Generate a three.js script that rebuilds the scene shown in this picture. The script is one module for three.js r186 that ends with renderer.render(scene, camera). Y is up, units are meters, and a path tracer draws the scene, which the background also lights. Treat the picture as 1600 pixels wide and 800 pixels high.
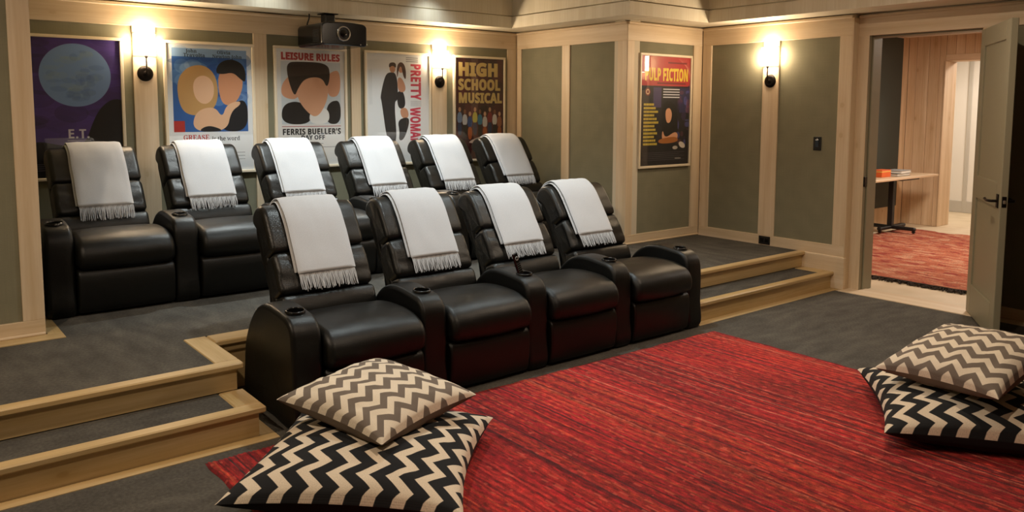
import * as THREE from 'three';
import { mergeGeometries, mergeVertices } from 'three/addons/utils/BufferGeometryUtils.js';
import { ImprovedNoise } from 'three/addons/math/ImprovedNoise.js';
import { RectAreaLightUniformsLib } from 'three/addons/lights/RectAreaLightUniformsLib.js';
import { Brush, Evaluator, SUBTRACTION } from 'three-bvh-csg';

// ---------------------------------------------------------------- camera, exposure
const scene = new THREE.Scene();
scene.background = new THREE.Color(0x000000);
const renderer = new THREE.WebGLRenderer({ antialias: true });
renderer.toneMapping = THREE.LinearToneMapping;
renderer.toneMappingExposure = 1.0;
renderer.shadowMap.enabled = true;
RectAreaLightUniformsLib.init();
// focal length 1244 px; the photograph is a crop whose optical centre lies at (800, 288)
const camera = new THREE.PerspectiveCamera(2 * Math.atan(512 / 1244.1) * 180 / Math.PI, 1600 / 1024, 0.05, 60);
camera.position.set(0, 1.5, 0);
{
  const D = Math.PI / 180, yaw = 38.77 * D, pitch = -5.445 * D, roll = 0.219 * D;
  const f = new THREE.Vector3(Math.sin(yaw) * Math.cos(pitch), Math.sin(pitch), -Math.cos(yaw) * Math.cos(pitch));
  const r = new THREE.Vector3(Math.cos(yaw), 0, Math.sin(yaw));
  const u = new THREE.Vector3().crossVectors(r, f);
  const r2 = r.clone().multiplyScalar(Math.cos(roll)).addScaledVector(u, Math.sin(roll));
  const u2 = u.clone().multiplyScalar(Math.cos(roll)).addScaledVector(r, -Math.sin(roll));
  camera.quaternion.setFromRotationMatrix(new THREE.Matrix4().makeBasis(r2, u2, f.negate()));
}
camera.setViewOffset(1600, 1024, 0, 224, 1600, 800);
scene.add(camera);

// light levels (candela); the lamps themselves are built further down
const LIGHT = {
  sconce: 1.0, sconceColor: 0xffe2bc,
  backSpot: 11.5, backColor: 0xeaf4f4,
  fasciaFill: 1.0,
  seatSpot: 6.9, seatColor: 0xe6f2f2,
  frontSpot: 8.2, frontColor: 0xffe6c8,
  nextRoom: 70, nextColor: 0xfff0de,
  hall: 48, hallColor: 0xfff2e4,
};

// ---------------------------------------------------------------- helpers
let seed = 7;
const rnd = () => { seed = (seed + 0x6d2b79f5) | 0; let t = Math.imul(seed ^ (seed >>> 15), 1 | seed); t = (t + Math.imul(t ^ (t >>> 7), 61 | t)) ^ t; return ((t ^ (t >>> 14)) >>> 0) / 4294967296; };
const perlin = new ImprovedNoise();
const nz = (x, y, z = 0) => perlin.noise(x, y, z);
const clamp = (x, a = 0, b = 1) => Math.min(b, Math.max(a, x));
const lerp = (a, b, t) => a + (b - a) * t;
const taken = {};
function numbered(n) { if (!(n in taken)) { taken[n] = 0; return n; } taken[n]++; return n + '_' + String(taken[n]).padStart(3, '0'); }
function lit(o) { o.castShadow = true; o.receiveShadow = true; return o; }
function mesh(name, geo, mat, parent) { const m = lit(new THREE.Mesh(geo, mat)); m.name = name; if (parent) parent.add(m); return m; }
function thing(name, label, category, pos = [0, 0, 0], turn = 0, group) {
  const g = new THREE.Group(); g.name = numbered(name); g.position.set(...pos); g.rotation.y = turn;
  g.userData = { label, category }; if (group) g.userData.group = group;
  scene.add(g); return g;
}
function structure(name, label, pos = [0, 0, 0], turn = 0) {
  const g = new THREE.Group(); g.name = numbered(name); g.position.set(...pos); g.rotation.y = turn;
  g.userData = { kind: 'structure', label, category: name.split('_')[0] }; scene.add(g); return g;
}
// chamfered board, grain along its longest side, uv in metres
function board(w, h, d, c = 0.002, grain = -1) {
  c = Math.min(c, w * 0.3, h * 0.3, d * 0.3);
  const H = [w / 2, h / 2, d / 2], P = [], N = [], U = [];
  const long = grain >= 0 ? grain : (w >= h && w >= d ? 0 : h >= d ? 1 : 2);
  const ou = rnd() * 7, ov = rnd() * 7;
  const v = (s, ax) => [0, 1, 2].map((i) => s[i] * (H[i] - (i === ax ? 0 : c)));
  const tri = (a, b, e) => {
    const A = new THREE.Vector3(...a), B = new THREE.Vector3(...b), E = new THREE.Vector3(...e);
    let n = new THREE.Vector3().subVectors(B, A).cross(new THREE.Vector3().subVectors(E, A)).normalize();
    const ctr = new THREE.Vector3().add(A).add(B).add(E);
    let q = [a, b, e]; if (n.dot(ctr) < 0) { q = [a, e, b]; n.negate(); }
    const an = [Math.abs(n.x), Math.abs(n.y), Math.abs(n.z)];
    let drop = an[0] >= an[1] && an[0] >= an[2] ? 0 : an[1] >= an[2] ? 1 : 2;
    let rest = [0, 1, 2].filter((i) => i !== drop);
    let va = rest.includes(long) ? long : rest[1], ua = rest.find((i) => i !== va);
    for (const p of q) { P.push(...p); N.push(n.x, n.y, n.z); U.push(p[ua] + ou, p[va] + ov); }
  };
  const S = [-1, 1];
  for (let ax = 0; ax < 3; ax++) for (const s of S) {
    const [b, e] = [0, 1, 2].filter((i) => i !== ax);
    const q = [[-1, -1], [1, -1], [1, 1], [-1, 1]].map(([i, j]) => { const t = []; t[ax] = s; t[b] = i; t[e] = j; return v(t, ax); });
    tri(q[0], q[1], q[2]); tri(q[0], q[2], q[3]);
  }
  for (let ax = 0; ax < 3; ax++) { const [b, e] = [0, 1, 2].filter((i) => i !== ax);
    for (const i of S) for (const j of S) {
      const m = (k, face) => { const t = []; t[ax] = k; t[b] = i; t[e] = j; return v(t, face); };
      tri(m(-1, b), m(1, b), m(1, e)); tri(m(-1, b), m(1, e), m(-1, e));
    } }
  for (const i of S) for (const j of S) for (const k of S) tri(v([i, j, k], 0), v([i, j, k], 1), v([i, j, k], 2));
  const g = new THREE.BufferGeometry();
  g.setAttribute('position', new THREE.Float32BufferAttribute(P, 3));
  g.setAttribute('normal', new THREE.Float32BufferAttribute(N, 3));
  g.setAttribute('uv', new THREE.Float32BufferAttribute(U, 2));
  return g;
}
// a board between two corners
function slab(name, a, b, mat, parent, c = 0.002, grain = -1) {
  const m = mesh(name, board(Math.abs(b[0] - a[0]), Math.abs(b[1] - a[1]), Math.abs(b[2] - a[2]), c, grain), mat, parent);
  m.position.set((a[0] + b[0]) / 2, (a[1] + b[1]) / 2, (a[2] + b[2]) / 2); return m;
}
// closed smooth profile [z, y] drawn out along x with rounded ends
function puff(pts, half, r, o = {}) {
  const n = o.n || 44, m = o.m || 5, mid = o.mid || 4, crown = o.crown || 0, wr = o.wrinkle || 0, ws = o.seed || 0;
  const curve = new THREE.CatmullRomCurve3(pts.map(([z, y]) => new THREE.Vector3(0, y, z)), true, 'centripetal');
  const ring = curve.getSpacedPoints(n).slice(0, n);
  let area = 0; for (let i = 0; i < n; i++) { const a = ring[i], b = ring[(i + 1) % n]; area += a.z * b.y - b.z * a.y; }
  const sg = area > 0 ? 1 : -1;
  const nr = ring.map((_, i) => { const a = ring[(i + n - 1) % n], b = ring[(i + 1) % n]; const t = new THREE.Vector3().subVectors(b, a).normalize(); return [t.y * sg, -t.z * sg]; }); // outward (z, y)
  let len = 0; const arc = [0]; for (let i = 0; i < n; i++) { len += ring[i].distanceTo(ring[(i + 1) % n]); arc.push(len); }
  const st = [];
  for (let k = 0; k <= m; k++) { const t = k / m * Math.PI / 2; st.push([-half + r - r * Math.cos(t), r * (1 - Math.sin(t))]); }
  for (let k = 1; k < mid; k++) st.push([lerp(-half + r, half - r, k / mid), 0]);
  for (let k = m; k >= 0; k--) { const t = k / m * Math.PI / 2; st.push([half - r + r * Math.cos(t), r * (1 - Math.sin(t))]); }
  const P = [], U = [], I = [];
  for (const [x, ins] of st) for (let i = 0; i <= n; i++) {
    const j = i % n, q = ring[j]; let off = -ins + crown * (1 - (x / half) ** 2);
    if (wr) off += wr * (nz(x * 9 + ws, q.y * 14, q.z * 14 + ws) + 0.6 * nz(x * 22 + q.y * 16 + ws, q.y * 24 - x * 14, ws)) * (1 - ins / r);
    P.push(x, q.y + nr[j][1] * off, q.z + nr[j][0] * off); U.push(x + (o.uo || 0), arc[i]);
  }
  const R = n + 1;
  for (let s = 0; s < st.length - 1; s++) for (let i = 0; i < n; i++) {
    const a = s * R + i, b = a + 1, c = a + R, d = c + 1;
    if (sg > 0) I.push(a, b, c, b, d, c); else I.push(a, c, b, b, c, d);
  }
  for (const [s, flip] of [[0, false], [st.length - 1, true]]) {
    let cy = 0, cz = 0; for (let i = 0; i < n; i++) { cy += P[(s * R + i) * 3 + 1]; cz += P[(s * R + i) * 3 + 2]; }
    const ci = P.length / 3; P.push(st[s][0], cy / n, cz / n); U.push(cz / n, cy / n);
    for (let i = 0; i < n; i++) { const a = s * R + i, b = a + 1; if ((sg > 0) !== flip) I.push(ci, b, a); else I.push(ci, a, b); }
  }
  const g = new THREE.BufferGeometry();
  g.setAttribute('position', new THREE.Float32BufferAttribute(P, 3));
  g.setAttribute('uv', new THREE.Float32BufferAttribute(U, 2));
  g.setIndex(I);
  g.computeVertexNormals();
  const N = g.attributes.normal;                       // close the seam of the ring
  for (let s = 0; s < st.length; s++) { const a = s * R, b = a + n; const v = new THREE.Vector3(N.getX(a) + N.getX(b), N.getY(a) + N.getY(b), N.getZ(a) + N.getZ(b)).normalize(); N.setXYZ(a, v.x, v.y, v.z); N.setXYZ(b, v.x, v.y, v.z); }
  return g;
}
const at = (g, x, y, z) => g.translate(x, y, z);
function tube(points, r, seg = 24, rad = 8) { return new THREE.TubeGeometry(new THREE.CatmullRomCurve3(points.map((p) => new THREE.Vector3(...p))), seg, r, rad, false); }
const lathe = (pts, n = 32) => new THREE.LatheGeometry(pts.map((p) => new THREE.Vector2(...p)), n);

// ---------------------------------------------------------------- procedural textures
function dataTex(w, h, fn, srgb = true) {
  const d = new Uint8Array(w * h * 4);
  for (let y = 0; y < h; y++) for (let x = 0; x < w; x++) { const c = fn(x / w, y / h), i = (y * w + x) * 4; d[i] = clamp(c[0]) * 255; d[i + 1] = clamp(c[1]) * 255; d[i + 2] = clamp(c[2]) * 255; d[i + 3] = 255; }
  const t = new THREE.DataTexture(d, w, h); t.magFilter = THREE.LinearFilter; t.minFilter = THREE.LinearMipmapLinearFilter;
  t.wrapS = t.wrapT = THREE.MirroredRepeatWrapping; if (srgb) t.colorSpace = THREE.SRGBColorSpace; t.needsUpdate = true; return t;
}
const grey = (v) => [v, v, v];
const mix3 = (a, b, t) => [lerp(a[0], b[0], t), lerp(a[1], b[1], t), lerp(a[2], b[2], t)];
const hex = (h) => [(h >> 16 & 255) / 255, (h >> 8 & 255) / 255, (h & 255) / 255];
function woodMap(light, dark, s, knots = 0) {       // 0.5 m across the grain, 2 m along it
  const L = hex(light), K = hex(dark), kn = []; for (let i = 0; i < knots; i++) kn.push([rnd(), rnd()]);
  return dataTex(256, 1024, (u, v) => {
    let t = 0.42 + 0.5 * nz(u * 7 + 0.6 * nz(u * 3, v * 2, s), v * 1.6, s) + 0.28 * nz(u * 40, v * 5, s + 3) + 0.16 * nz(u * 120, v * 22, s + 5);
    for (const [a, b] of kn) { const dx = (u - a) * 0.5, dy = (v - b) * 2, q = Math.hypot(dx * 1.6, dy * 0.8); t += 1.5 * Math.exp(-((q / 0.012) ** 2)) + 0.25 * Math.exp(-((q / 0.05) ** 2)); }
    return mix3(L, K, clamp(t));
  });
}
const TX = {
  maple: woodMap(0xe4d1b6, 0xcfb692, 1.3, 3),
  nosing: woodMap(0xcfb588, 0xb0935f, 4.1, 1),
  plank: woodMap(0xdfc5a4, 0xbd9c76, 9.7, 5),
  fabric: dataTex(512, 512, (u, v) => { const t = 0.5 + 0.16 * nz(u * 230, v * 3, 1) + 0.16 * nz(u * 3, v * 230, 2) + 0.22 * nz(u * 5, v * 5, 3) + 0.2 * (rnd() - 0.5); return mix3(hex(0x77745f), hex(0x918d76), clamp(t)); }),
  carpet: dataTex(1024, 1024, (u, v) => { const t = 0.45 + 0.4 * nz(v * 5, u * 16, 1) + 0.3 * nz(v * 12, u * 30, 2) + 0.4 * nz(u * 120, v * 120, 3) + 0.4 * (rnd() - 0.5); return mix3(hex(0x484540), hex(0x6c6860), clamp(t)); }),
  carpetBump: dataTex(512, 512, () => grey(rnd()), false),
  leatherBump: dataTex(512, 512, (u, v) => { const a = Math.abs(nz(u * 60, v * 60, 1)), b = Math.abs(nz(u * 110, v * 110, 5)); return grey(clamp(0.35 + 0.9 * Math.min(a, 0.4) + 0.5 * Math.min(b, 0.3) + 0.5 * nz(u * 5, v * 4, 8))); }, false),
  wool: dataTex(512, 512, (u, v) => { const t = 0.5 + 0.22 * nz(u * 200, v * 40, 1) + 0.22 * nz(u * 40, v * 200, 4) + 0.3 * (rnd() - 0.5); return mix3(hex(0xbabcc0), hex(0xd8dade), clamp(t)); }),
  weave: dataTex(256, 256, (u, v) => grey(0.5 + 0.25 * Math.sin(u * Math.PI * 2 * 60) + 0.25 * Math.sin(v * Math.PI * 2 * 60)), false),
};
function rep(t, x, y) { const c = t.clone(); c.repeat.set(x, y); c.needsUpdate = true; return c; }
const std = (o) => new THREE.MeshStandardMaterial(o), phy = (o) => new THREE.MeshPhysicalMaterial(o);
const M = {
  maple: std({ map: rep(TX.maple, 2, 0.5), roughness: 0.5 }),
  nosing: std({ map: rep(TX.nosing, 2, 0.5), roughness: 0.38 }),
  plank: std({ map: rep(TX.plank, 2, 0.5), roughness: 0.6 }),
  fabric: std({ map: rep(TX.fabric, 1.6, 1.6), roughness: 0.95 }),
  carpet: std({ map: rep(TX.carpet, 0.6, 0.6), bumpMap: rep(TX.carpetBump, 3, 3), bumpScale: 0.003, roughness: 1 }),
  crown: std({ map: rep(woodMap(0xe4ddca, 0xd2c8b0, 6.2), 2, 0.5), roughness: 0.55 }),
  paint: std({ color: 0xd8cdb8, roughness: 0.8 }),
  leather: phy({ color: 0x0d0d0b, roughness: 0.38, bumpMap: rep(TX.leatherBump, 4, 4), bumpScale: 0.0007, specularIntensity: 0.75 }),
  leatherSoft: phy({ color: 0x11110f, roughness: 0.35, bumpMap: rep(TX.leatherBump, 3, 3), bumpScale: 0.001, specularIntensity: 1 }),
  stitch: std({ color: 0x3a3833, roughness: 0.6 }),
  cup: std({ color: 0x0b0b0b, roughness: 0.25 }),
  wool: std({ map: rep(TX.wool, 3, 3), roughness: 1 }),
  fringe: std({ color: 0xcccdd0, roughness: 1 }),
  bronze: std({ color: 0x1d1712, roughness: 0.4, metalness: 0.7 }),
  black: std({ color: 0x0d0d0d, roughness: 0.5 }),
  blackGloss: std({ color: 0x0a0a0b, roughness: 0.2 }),
  jamb: std({ color: 0x8d8872, roughness: 0.45 }),
  frame: std({ map: rep(woodMap(0xf0e4cf, 0xdccaa8, 2.2), 2, 0.5), roughness: 0.45 }),
  white: std({ color: 0xe2dcd2, roughness: 0.7 }),
  slate: std({ color: 0x3d413a, roughness: 0.8 }),
};
// ---------------------------------------------------------------- the room
const CEIL = 2.62, PLAT = 0.28, PT = 2.10, TOP = 2.245;
function plan(pts, y0, y1, mat, name, parent) {      // polygon of (x, z) drawn up from y0 to y1, uv in metres
  const s = new THREE.Shape(pts.map(([x, z]) => new THREE.Vector2(x, -z)));
  const g = new THREE.ExtrudeGeometry(s, { depth: y1 - y0, bevelEnabled: false }); g.rotateX(-Math.PI / 2); g.translate(0, y0, 0);
  return mesh(name, g, mat, parent);
}
const floor = structure('floor', 'dark grey carpeted floor in front of the seating steps');
slab('carpet', [-1.7, -0.12, -4.9], [6.19, 0, 2.3], M.carpet, floor, 0.001, 0);

const platform = structure('seating_platform', 'carpeted two-step seating platform with wooden nosings');
plan([[-1.6, -3.785], [1.215, -3.785], [1.215, -4.28], [4.555, -4.28], [4.555, -3.785], [6.245, -3.785], [6.245, -4.875], [5.21, -4.875], [5.21, -6.425], [0.675, -6.425], [0.675, -4.825], [-1.6, -4.825]], 0.001, PLAT - 0.002, M.carpet, 'platform_carpet', platform);
const NB = 0.006;
function nosing(a, b, y) { return slab('nosing', [a[0], y - 0.03, a[1]], [b[0], y, b[1]], M.nosing, platform, NB); }
function riser(a, b, y0, y1) { return slab('riser', [a[0], y0, a[1]], [b[0], y1, b[1]], M.nosing, platform, 0.001); }
// upper step
nosing([-1.6, -3.785], [1.335, -3.715], PLAT); nosing([1.215, -4.28], [1.335, -3.787], PLAT);
nosing([1.337, -4.28], [4.433, -4.14], PLAT);
nosing([4.435, -4.28], [4.555, -3.787], PLAT); nosing([4.435, -3.785], [6.243, -3.715], PLAT);
riser([-1.6, -3.785], [1.308, -3.742], 0.145, 0.25); riser([1.225, -4.165], [1.308, -3.787], 0.001, 0.25);
riser([1.31, -4.21], [4.46, -4.167], 0.001, 0.25);
riser([4.462, -4.165], [4.545, -3.787], 0.001, 0.25); riser([4.462, -3.785], [6.243, -3.742], 0.145, 0.25);
// lower step
nosing([-1.6, -3.515], [1.335, -3.445], 0.145); nosing([1.215, -3.74], [1.335, -3.517], 0.145);
nosing([4.435, -3.515], [6.243, -3.445], 0.145); nosing([4.435, -3.74], [4.555, -3.517], 0.145); nosing([6.115, -3.74], [6.243, -3.517], 0.145);
slab('tread_carpet', [-1.6, 0.001, -3.742], [1.213, 0.142, -3.517], M.carpet, platform, 0.001, 0);
slab('tread_carpet', [4.557, 0.001, -3.742], [6.113, 0.142, -3.517], M.carpet, platform, 0.001, 0);
riser([-1.6, -3.514], [1.308, -3.47], 0.001, 0.115); riser([1.24, -3.74], [1.308, -3.516], 0.001, 0.115);
riser([4.462, -3.514], [6.243, -3.47], 0.001, 0.115); riser([4.462, -3.74], [4.53, -3.516], 0.001, 0.115);
// flat wooden borders let into the carpets
const border = (a, b, y = 0.004) => slab('border', [a[0], y - 0.014, a[1]], [b[0], y, b[1]], M.nosing, platform, 0.001);
border([-1.6, -3.469], [1.378, -3.4]); border([1.31, -4.1], [1.378, -3.471]); border([4.41, -3.469], [6.243, -3.4]);
border([-1.6, -4.824], [0.745, -4.71], PLAT + 0.003); border([0.676, -5.3], [0.745, -4.826], PLAT + 0.003);

// frame-and-panel walls: local x runs along the wall, z out of it
function panelWall(name, label, pos, turn, x0, x1, panels, o = {}) {
  const w = structure(name, label, pos, turn), y0 = o.y0 ?? PLAT, yb = o.yb ?? 0.366;
  slab('wall_core', [x0, 0, -0.16], [x1, CEIL, -0.031], M.paint, w, 0.001);
  slab('top_rail', [x0, PT, -0.03], [x1, TOP, 0], M.maple, w, 0.002);
  slab('bottom_rail', [x0, y0, -0.03], [x1, yb, 0], M.maple, w, 0.002);
  slab('bead', [x0, TOP - 0.004, -0.03], [x1, TOP + 0.02, 0.013], M.maple, w, 0.006);
  slab('base_bead', [x0, y0 - 0.002, -0.02], [x1, y0 + 0.014, 0.011], M.maple, w, 0.005);
  let e = x0;
  for (const [a, b] of panels) {
    slab('stile', [e, yb, -0.03], [a, PT, 0], M.maple, w, 0.002);
    slab('fabric_panel', [a - 0.008, yb - 0.008, -0.031], [b + 0.008, PT + 0.008, -0.013], M.fabric, w, 0.001);
    e = b;
  }
  slab('stile', [e, yb, -0.03], [x1, PT, 0], M.maple, w, 0.002);
  return w;
}
panelWall('wall_back', 'back wall of grey-green fabric panels in pale wood frames', [0, 0, -6.43], 0, 0.52, 5.36, [[0.80, 1.544], [1.71, 2.46], [2.572, 3.335], [3.43, 4.186], [4.354, 5.10]]);
panelWall('wall_alcove', 'side wall with two tall fabric panels in pale wood', [5.215, 0, 0], -Math.PI / 2, -6.42, -4.882, [[-6.35, -5.735], [-5.625, -5.0]]);
panelWall('wall_chimney', 'short wall with one fabric panel carrying a framed poster', [0, 0, -4.88], 0, 5.217, 6.26, [[5.307, 6.13]]);
const wr = panelWall('wall_right', 'right wall with two fabric panels and a wall lamp', [6.25, 0, 0], -Math.PI / 2, -4.87, -3.375, [[-4.768, -4.203], [-4.04, -3.481]], { y0: 0.262 });
slab('skirting', [-3.96, 0, -0.03], [-3.362, 0.272, 0.012], M.maple, wr, 0.006);
slab('end_board', [-3.376, 0, -0.09], [-3.366, TOP, -0.0005], M.maple, wr, 0.002);
panelWall('wall_stub', 'short wall end of pale wood with a fabric panel', [0, 0, -4.83], 0, -1.6, 0.67, [[-1.4, -0.5], [-0.38, 0.568]], { y0: PLAT + 0.003 });
const wret = structure('wall_return', 'plain side wall beside the back row');
slab('wall_core', [0.5, 0, -6.43], [0.67, CEIL, -4.86], M.fabric, wret, 0.002);
// door wall
const wd = structure('wall_door', 'wall with wooden door surround and dark panel', [6.33, 0, 0], -Math.PI / 2);
slab('wall_core', [-3.375, 2.12, -0.19], [2.3, CEIL, -0.031], M.paint, wd, 0.001);
slab('wall_core', [-2.41, 0, -0.19], [2.3, 2.12, -0.031], M.paint, wd, 0.001);
slab('wall_core', [-5.2, 0, -0.19], [-3.296, CEIL, -0.09], M.paint, wd, 0.001);
slab('casing', [-3.366, 0, -0.03], [-3.276, 2.097, 0], M.maple, wd, 0.002);
slab('casing', [-2.43, 0, -0.03], [-2.335, 2.097, 0], M.maple, wd, 0.002);
slab('head_casing', [-3.366, 2.097, -0.03], [2.3, TOP, 0], M.maple, wd, 0.002);
slab('bead', [-3.366, TOP - 0.004, -0.03], [2.3, TOP + 0.02, 0.013], M.maple, wd, 0.006);
slab('fabric_panel', [-2.335, 0.08, -0.031], [2.3, 2.097, -0.013], M.fabric, wd, 0.001);
slab('bottom_rail', [-2.335, 0, -0.03], [2.3, 0.08, 0], M.maple, wd, 0.002);
slab('jamb', [-3.296, 0, -0.19], [-3.275, 2.118, -0.004], M.jamb, wd, 0.002);
slab('jamb', [-2.431, 0, -0.19], [-2.411, 2.118, -0.004], M.jamb, wd, 0.002);
slab('head_jamb', [-3.275, 2.098, -0.19], [-2.431, 2.118, -0.004], M.jamb, wd, 0.002);
slab('door_stop', [-3.275, 0, -0.19], [-3.262, 2.098, -0.05], M.jamb, wd, 0.003);
slab('door_stop', [-3.262, 2.085, -0.19], [-2.431, 2.098, -0.05], M.jamb, wd, 0.003);
slab('strike_plate', [-3.2755, 0.87, -0.046], [-3.264, 0.95, -0.006], M.bronze, wd, 0.001);
const sill = structure('trim_1', 'flat pale wood threshold under the doorway');
slab('threshold', [6.18, -0.03, -3.372], [6.44, 0.006, -2.2], M.maple, sill, 0.003);

const wl = structure('wall_left', 'plain left wall of the room'); slab('wall_core', [-1.75, 0, -4.83], [-1.6, CEIL, 2.3], M.fabric, wl, 0.002);
const wf = structure('wall_front', 'plain front wall behind the camera'); slab('wall_core', [-1.75, 0, 2.3], [6.52, CEIL, 2.45], M.fabric, wf, 0.002);

// ceiling: tray with stepped soffit round the walls
const ceiling = structure('ceiling', 'pale tray ceiling with a stepped soffit round the walls');
function ring(d) {                                    // soffit outline, d metres out from the walls
  return [[-1.6, -4.83 + d], [0.67 + d, -4.83 + d], [0.67 + d, -6.43 + d], [5.215 - d, -6.43 + d], [5.215 - d, -4.88 + d], [6.25 - d, -4.88 + d], [6.25 - d, 2.3]];
}
const wallLine = [[6.4, 2.3], [6.4, -4.95], [5.3, -4.95], [5.3, -6.5], [0.6, -6.5], [0.6, -4.9], [-1.6, -4.9]];
plan([...ring(0.30), ...wallLine], 2.276, 2.384, M.crown, 'lower_fascia', ceiling);
plan([...ring(0.27), ...wallLine], 2.384, 2.396, M.crown, 'groove', ceiling);
plan([...ring(0.285), ...wallLine], 2.396, CEIL, M.crown, 'upper_fascia', ceiling);
slab('ceiling_board', [-1.75, CEIL, -6.6], [6.55, CEIL + 0.12, 2.45], M.paint, ceiling, 0.001);

// recessed downlights in the tray
function downlight(x, z, cd, color, angle, where) {
  const t = thing('recessed_downlight', 'small round recessed ceiling downlight ' + where, 'ceiling light', [x, CEIL, z], 0, 'recessed downlights in the tray ceiling');
  mesh('trim_ring', lathe([[0.036, -0.002], [0.045, -0.006], [0.052, -0.004], [0.054, 0], [0.036, 0]]), M.white, t);
  const glow = mesh('lens', new THREE.CircleGeometry(0.036, 24).rotateX(Math.PI / 2), std({ color: 0xffffff, emissive: color, emissiveIntensity: 6 }), t); glow.position.y = -0.0035;
  if (angle) {                                        // a lamp with a reflector
    const l = new THREE.SpotLight(color, cd, 0, angle * Math.PI / 180, 1, 2); l.position.set(0, -0.02, 0); l.target.position.set(0, -1, 0); l.castShadow = true; l.shadow.radius = 2; l.name = 'downlight_beam';
    t.add(l, l.target);
  } else {                                            // an open lamp that shines all round
    const l = new THREE.RectAreaLight(color, cd / (0.064 * 0.064), 0.064, 0.064); l.position.y = -0.008; l.rotation.x = -Math.PI / 2; l.name = 'downlight_face'; t.add(l);
  }
  return t;
}
downlight(2.3, -5.6, LIGHT.backSpot, LIGHT.backColor, 50, 'above the back row under the couple poster');
downlight(3.62, -5.6, LIGHT.backSpot, LIGHT.backColor, 50, 'above the back row near the alcove wall');
downlight(2.4, -3.75, LIGHT.seatSpot, LIGHT.seatColor, 62, 'above the front row near the pillows');
downlight(3.8, -3.75, LIGHT.seatSpot, LIGHT.seatColor, 62, 'above the front row near the doorway');
downlight(-0.3, -3.1, LIGHT.frontSpot * 1.35, LIGHT.frontColor, 0, 'above the left steps');
downlight(1.9, -1.5, LIGHT.frontSpot, LIGHT.frontColor, 0, 'above the red rug by the left pillows');
downlight(4.4, -2.2, LIGHT.frontSpot, LIGHT.frontColor, 0, 'above the red rug by the right pillows');

downlight(2.45, -5.95, LIGHT.fasciaFill, LIGHT.backColor, 60, 'added to brighten the soffit above the headline poster');  // extra unseen lamp, added only to brighten the fascia
downlight(3.95, -5.95, LIGHT.fasciaFill, LIGHT.backColor, 60, 'added to brighten the soffit above the two-figure poster');  // second added lamp for the bright patch on the fascia

// wall lamps
function sconce(where, pos, turn) {
  const t = thing('wall_sconce', 'lit wall lamp with half-round white shade, ' + where, 'wall lamp', pos, turn, 'half-round wall lamps');
  const bp = lathe([[0, 0.022], [0.012, 0.022], [0.016, 0.017], [0.03, 0.014], [0.034, 0.017], [0.048, 0.012], [0.056, 0.004], [0.058, 0], [0, 0]], 40); bp.rotateX(Math.PI / 2);
  mesh('backplate', bp, M.bronze, t).position.y = 1.75;
  mesh('stem', tube([[0, 1.75, 0.012], [0, 1.75, 0.032], [0, 1.755, 0.043], [0, 1.78, 0.046], [0, 1.88, 0.046]], 0.0055, 24, 10), M.bronze, t);
  mesh('socket', at(lathe([[0, 0], [0.014, 0], [0.011, -0.012], [0.006, -0.02], [0, -0.02]], 20), 0, 1.882, 0.046), M.bronze, t);
  const s = new THREE.Shape(); s.moveTo(-0.078, 0.004); s.lineTo(0.078, 0.004); s.absellipse(0, 0.004, 0.078, 0.088, 0, Math.PI, false);
  const g = new THREE.ExtrudeGeometry(s, { depth: 0.163, bevelEnabled: true, bevelSize: 0.002, bevelThickness: 0.002, bevelSegments: 1, curveSegments: 24 });
  g.rotateX(-Math.PI / 2); g.scale(1, 1, -1); g.index || g.setIndex([...Array(g.attributes.position.count).keys()]);
  { const ix = g.index.array; for (let i = 0; i < ix.length; i += 3) { const k = ix[i]; ix[i] = ix[i + 1]; ix[i + 1] = k; } g.computeVertexNormals(); }
  const sh = mesh('shade', g, std({ color: 0xfff6e6, emissive: 0xffecd0, emissiveIntensity: 1.5, roughness: 0.8 }), t); sh.position.y = 1.881;
  // light leaves the open top, the open bottom and the pale front and sides of the shade
  for (const [lm, w, h, px, py, pz, rx, ry] of [[2.0, 0.13, 0.06, 0, 2.05, 0.045, Math.PI / 2, 0], [1.2, 0.13, 0.06, 0, 1.876, 0.045, -Math.PI / 2, 0], [9, 0.08, 0.15, 0, 1.963, 0.096, 0, Math.PI], [2.4, 0.05, 0.15, 0.082, 1.963, 0.036, 0, -Math.PI / 2], [2.4, 0.05, 0.15, -0.082, 1.963, 0.036, 0, Math.PI / 2]]) {
    const l = new THREE.RectAreaLight(LIGHT.sconceColor, LIGHT.sconce * lm / (Math.PI * w * h), w, h); l.position.set(px, py, pz); l.rotation.set(rx, ry, 0); l.name = 'sconce_light'; t.add(l);
  }
  return t;
}
sconce('between the moon poster and the couple poster', [1.627, 0, -6.43], 0);
sconce('beside the poster with big block letters', [4.272, 0, -6.43], 0);
sconce('between two plain panels near the door', [6.25, 0, -4.125], -Math.PI / 2);
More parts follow.
